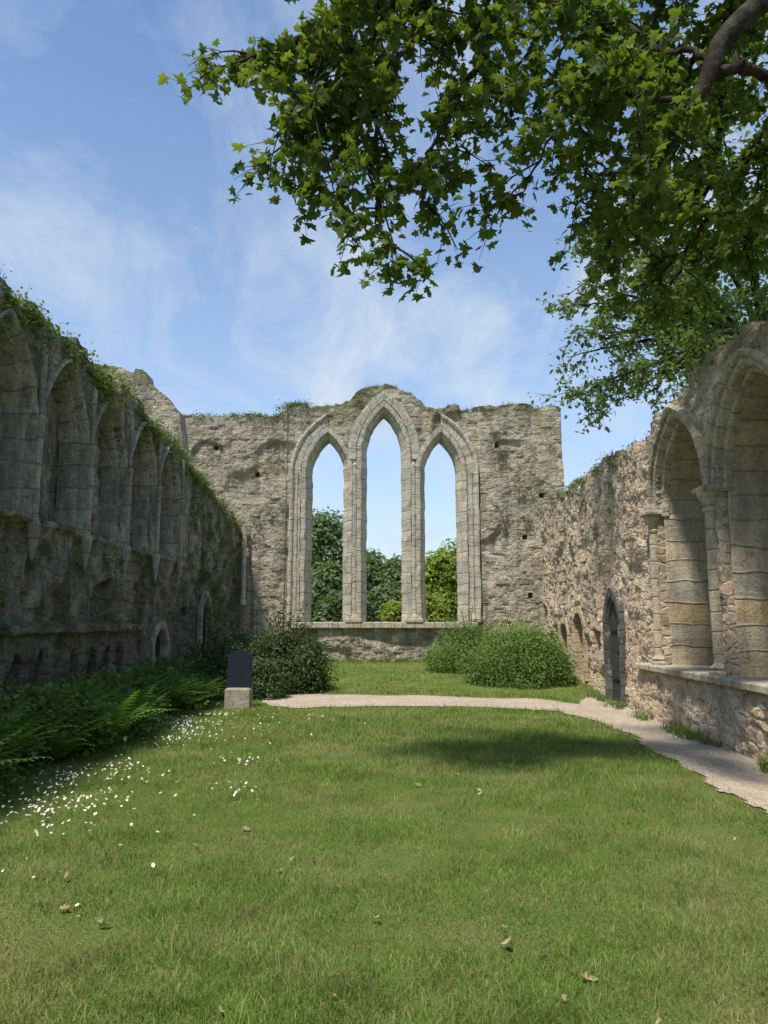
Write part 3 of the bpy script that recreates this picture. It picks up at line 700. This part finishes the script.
# ---------------------------------------------------------------- wall vegetation
C=[];R=[]
def veg(mp,s0,s1,topf,n,clumps,spread=.22,zoff=.05,dm=.5,hang=.0):
    for k in range(clumps):
        s=random.uniform(s0,s1); d=random.uniform(.0,dm); z=float(topf(np.array([s]))[0])+zoff; tint=random.random()*.6
        sz=spread*random.uniform(.5,1.5)
        P=rng.normal(size=(n,3))*sz*np.array([1,.6,.55]); P[:,2]-=hang*np.abs(P[:,2])*2
        C.append(M3(mp,s+P[:,0],z+P[:,2],d+P[:,1])); R.append(np.clip(tint+.4*rng.random(n),0,1))
veg(mapL,4,19,topL,110,90,.15,.02,.6)
veg(mapL,4,24,topL,110,95,.17,-.12,.0,.7)
veg(mapR,6,24,topR,100,50,.13,.03,.6)
veg(mapR,12.5,24,topR,90,18,.18,-.1,.0,.4)
veg(mapF,-6.5,-2.6,topF,90,30,.14,.03,.4,.2)
veg(mapF,-4.6,-2.2,topF,130,18,.17,.0,.1,.3)
veg(mapF,2.2,5.8,topF,60,12,.08,.02,.4)
for (mp,s0,s1,z0,z1,cl) in ((mapL,17,24,1.2,4.4,75),(mapL,6,17,1.5,2.8,22),(mapF,3.6,5.0,4.5,7.2,10),(mapF,-5,-3,3,7.5,10),(mapR,14,23,2.2,4.6,8),(mapL,5,16,4.9,5.6,34),(mapF,-2,2,.35,1.2,10)):
    for k in range(cl):
        s=random.uniform(s0,s1); z=random.uniform(z0,z1); n=70; P=np.clip(rng.normal(size=(n,3)),-2,2)*np.array([.1,.06,.12])*random.uniform(.5,1.5)
        C.append(M3(mp,s+P[:,0],z+P[:,2],-.03-abs(P[:,1]))); R.append(np.clip(random.random()*.6+.4*rng.random(n),0,1))
C=np.concatenate(C);R=np.concatenate(R)
leafmesh('wall_plants',C,.03+.05*rng.random(len(C)),leaf_mat('wall_leaf',(.08,.11,.03),(.15,.2,.055),(.3,.26,.13),trans=.35),up=.6,rnd=R)
def spikes(mp,s0,s1,topf,n,dm):
    s=s0+(s1-s0)*rng.random(n); s=s[vnoise(s*1.5,s*0,5)>.35]; d=dm*rng.random(len(s)); return M3(mp,s,topf(s)-.03,d)
B=np.concatenate([spikes(mapL,3,24,topL,7000,.9),spikes(mapR,5,24,topR,3500,.9),spikes(mapF,-7,5.8,topF,2200,.8)])
n=len(B); h=.06+.2*rng.random(n)**2; a=rng.random(n)*6.28; D=np.stack([np.cos(a)*h*.5,np.sin(a)*h*.5,h],-1); S=np.stack([-np.sin(a)*.006,np.cos(a)*.006,0*a],-1)
k=np.arange(n)*3
mk('wall_top_grass',np.stack([B-S,B+S,B+D],1).reshape(-1,3),np.stack([k,k+1,k+2],-1),leaf_mat('wall_grass',(.12,.15,.05),(.24,.26,.11),(.4,.36,.2),trans=.3),rnd=np.repeat(rng.random(n),3))

# ---------------------------------------------------------------- distant trees
def wood(name,tr,n,nb,ls,mat):
    C=[];R=[];D_=[]; mbt=MB()
    for x,y_,r,h in tr:
        P,tn,d=blobs((x,y_,h*.5),(r,r*.8,h*.46),nb,n,.34,zmin=0)
        C.append(P);R.append(tn);D_.append(d); tube(mbt,[(x,y_,-.1),(x+.1,y_,h*.3),(x,y_,h*.65)],[.3,.25,.12],8)
    tl=empty(name); C=np.concatenate(C)
    leafmesh('foliage',C,ls*(.7+.6*rng.random(len(C))),mat,up=.3,rnd=np.concatenate(R),out=np.concatenate(D_)*.8,parent=tl)
    mbt.make('trunks',M_bark,parent=tl)
M_farleaf=leaf_mat('far_leaf',(.08,.12,.05),(.15,.21,.08),(.24,.29,.12),trans=.35)
wood('treeline',[(-19,52,6,9.5),(-13,50,5,9),(-8.5,55,4.5,11),(-4.6,52,3.4,10.8),(-1.6,56,3,7.6),(1.3,54,2.8,7.2),(9.5,54,4,8.5),(14,52,5,9),(20,54,5.5,9.5),(-27,55,6,10),(28,55,6,10),(-3.1,45,1.8,5.6),(-2.4,42,1.8,3.6),(.6,45,2.2,4.2)],6500,70,.36,M_farleaf)
wood('yellow_green_trees',[(4.6,47,2.6,7.1),(3.4,46,1.8,6.6),(2.4,43,1.8,3.4),(6.4,50,2.8,7.4),(.9,42,1.3,2.9)],6500,55,.27,leaf_mat('yel_leaf',(.15,.2,.035),(.28,.33,.055),(.4,.42,.09),trans=.4))
C=[];R=[];D_=[]
for x in np.arange(-36,37,3.6):
    P,tn,d=blobs((x,60,1.6),(2.8,1.5,2.6),20,1300,.45,zmin=0); C.append(P);R.append(tn);D_.append(d)
leafmesh('hedge',np.concatenate(C),.4,M_farleaf,up=.3,rnd=np.concatenate(R),out=np.concatenate(D_))

# ---------------------------------------------------------------- information sign
sg=empty('information_sign'); sx,sy=-2.72,14.2; g=float(gz(sx,sy))
mb=MB(); box(mb,sx-.23,sx+.23,sy-.17,sy+.17,g-.03,g+.37,.03)
mb.make('stone_base',ashlar_mat('sign_stone',(.46,.41,.32),[(.42,.38,.3),(.48,.43,.33),(.46,.4,.3)],darkamt=.2,bl=2.0),parent=sg)
def rtop(w,h0,h1,n=12): return [(-w,h0),(w,h0)]+[(w,h1-w*.55)]+[(w*math.cos(math.pi*k/n),h1-w*.55+w*.55*math.sin(math.pi*k/n)) for k in range(1,n)]+[(-w,h1-w*.55)]
mb=MB(); prism(mb,rtop(.23,g+.37,g+1.06),-.03,.03,lambda u,v,t:(sx+u,sy+t+.08*(v-g-.4),v)); mb.make('panel',flat_mat('sign_dark',(.01,.016,.026),.5,.15),parent=sg)
mb=MB()
for k in range(3): 
    w=.1-.03*(k%2); z=g+.82-k*.05
    prism(mb,[(-w,z),(w,z),(w,z+.008),(-w,z+.008)],-.036,-.032,lambda u,v,t:(sx+u,sy+t+.08*(v-g-.4),v))
mb.make('lettering',flat_mat('sign_text',(.05,.06,.07),.5,.1),parent=sg)

# ---------------------------------------------------------------- light, sky, camera
el=math.radians(62); rot=math.radians(211)
Sd=Vector((math.sin(rot)*math.cos(el),math.cos(rot)*math.cos(el),math.sin(el)))
sl=bpy.data.lights.new('sun','SUN'); sl.energy=5.0; sl.angle=math.radians(5); sl.color=(1,.93,.83)
so=bpy.data.objects.new('sun',sl); sc.collection.objects.link(so); so.rotation_euler=Sd.to_track_quat('Z','Y').to_euler()
w=bpy.data.worlds.new('World'); sc.world=w; w.use_nodes=True; nt=w.node_tree; nt.nodes.clear()
def wn(ty,ins=None,**p):
    nd=nt.nodes.new(ty)
    for k,v in p.items(): setattr(nd,k,v)
    for k,v in (ins or {}).items():
        if isinstance(v,bpy.types.NodeSocket): nt.links.new(v,nd.inputs[k])
        else: nd.inputs[k].default_value=v
    return nd
sky=wn('ShaderNodeTexSky',sky_type='NISHITA',sun_disc=False,sun_elevation=el,sun_rotation=rot,air_density=1.0,dust_density=.4,ozone_density=1.5)
tint=wn('ShaderNodeMix',data_type='RGBA',blend_type='MULTIPLY'); tint.inputs[0].default_value=1; nt.links.new(sky.outputs[0],tint.inputs[6]); tint.inputs[7].default_value=(1.05,1.25,1.4,1)
tc=wn('ShaderNodeTexCoord').outputs['Generated']; sp=wn('ShaderNodeSeparateXYZ',{0:tc})
zc=wn('ShaderNodeMath',{0:sp.outputs[2],1:.0},operation='MAXIMUM').outputs[0]; zc=wn('ShaderNodeMath',{0:zc,1:.3},operation='ADD').outputs[0]
u=wn('ShaderNodeMath',{0:sp.outputs[0],1:zc},operation='DIVIDE').outputs[0]; v=wn('ShaderNodeMath',{0:sp.outputs[1],1:zc},operation='DIVIDE').outputs[0]
cv=wn('ShaderNodeCombineXYZ',{0:u,1:v}).outputs[0]
mp_=wn('ShaderNodeMapping',{'Vector':cv,'Rotation':(0,0,.9),'Scale':(1.5,.9,1),'Location':(3.1,1.4,0)}).outputs[0]
n1=wn('ShaderNodeTexNoise',{'Vector':mp_,'Scale':2.6,'Detail':9,'Roughness':.64,'Distortion':.5}).outputs[0]
n2=wn('ShaderNodeTexNoise',{'Vector':cv,'Scale':1.1,'Detail':3}).outputs[0]
f1=wn('ShaderNodeMapRange',{0:n1,1:.42,2:.7,3:0,4:.85}).outputs[0]
f2=wn('ShaderNodeMapRange',{0:n2,1:.35,2:.62,3:.3,4:1}).outputs[0]
f=wn('ShaderNodeMath',{0:f1,1:f2},operation='MULTIPLY').outputs[0]
hz=wn('ShaderNodeMapRange',{0:sp.outputs[2],1:.15,2:.65,3:.42,4:.05}).outputs[0]
f=wn('ShaderNodeMath',{0:f,1:hz},operation='ADD',use_clamp=True).outputs[0]
mx=wn('ShaderNodeMix',data_type='RGBA'); nt.links.new(f,mx.inputs[0]); nt.links.new(tint.outputs[2],mx.inputs[6]); mx.inputs[7].default_value=(4.6,5.2,5.9,1)
bg=wn('ShaderNodeBackground',{'Color':mx.outputs[2],'Strength':.15}); nt.links.new(bg.outputs[0],wn('ShaderNodeOutputWorld').inputs[0])
cd=bpy.data.cameras.new('camera'); cam=bpy.data.objects.new('camera',cd); sc.collection.objects.link(cam); sc.camera=cam
cd.sensor_width=36; cd.lens=26.0; cd.clip_end=2000; cam.location=(0,0,1.6); cam.rotation_euler=(math.radians(98.38),0,0)
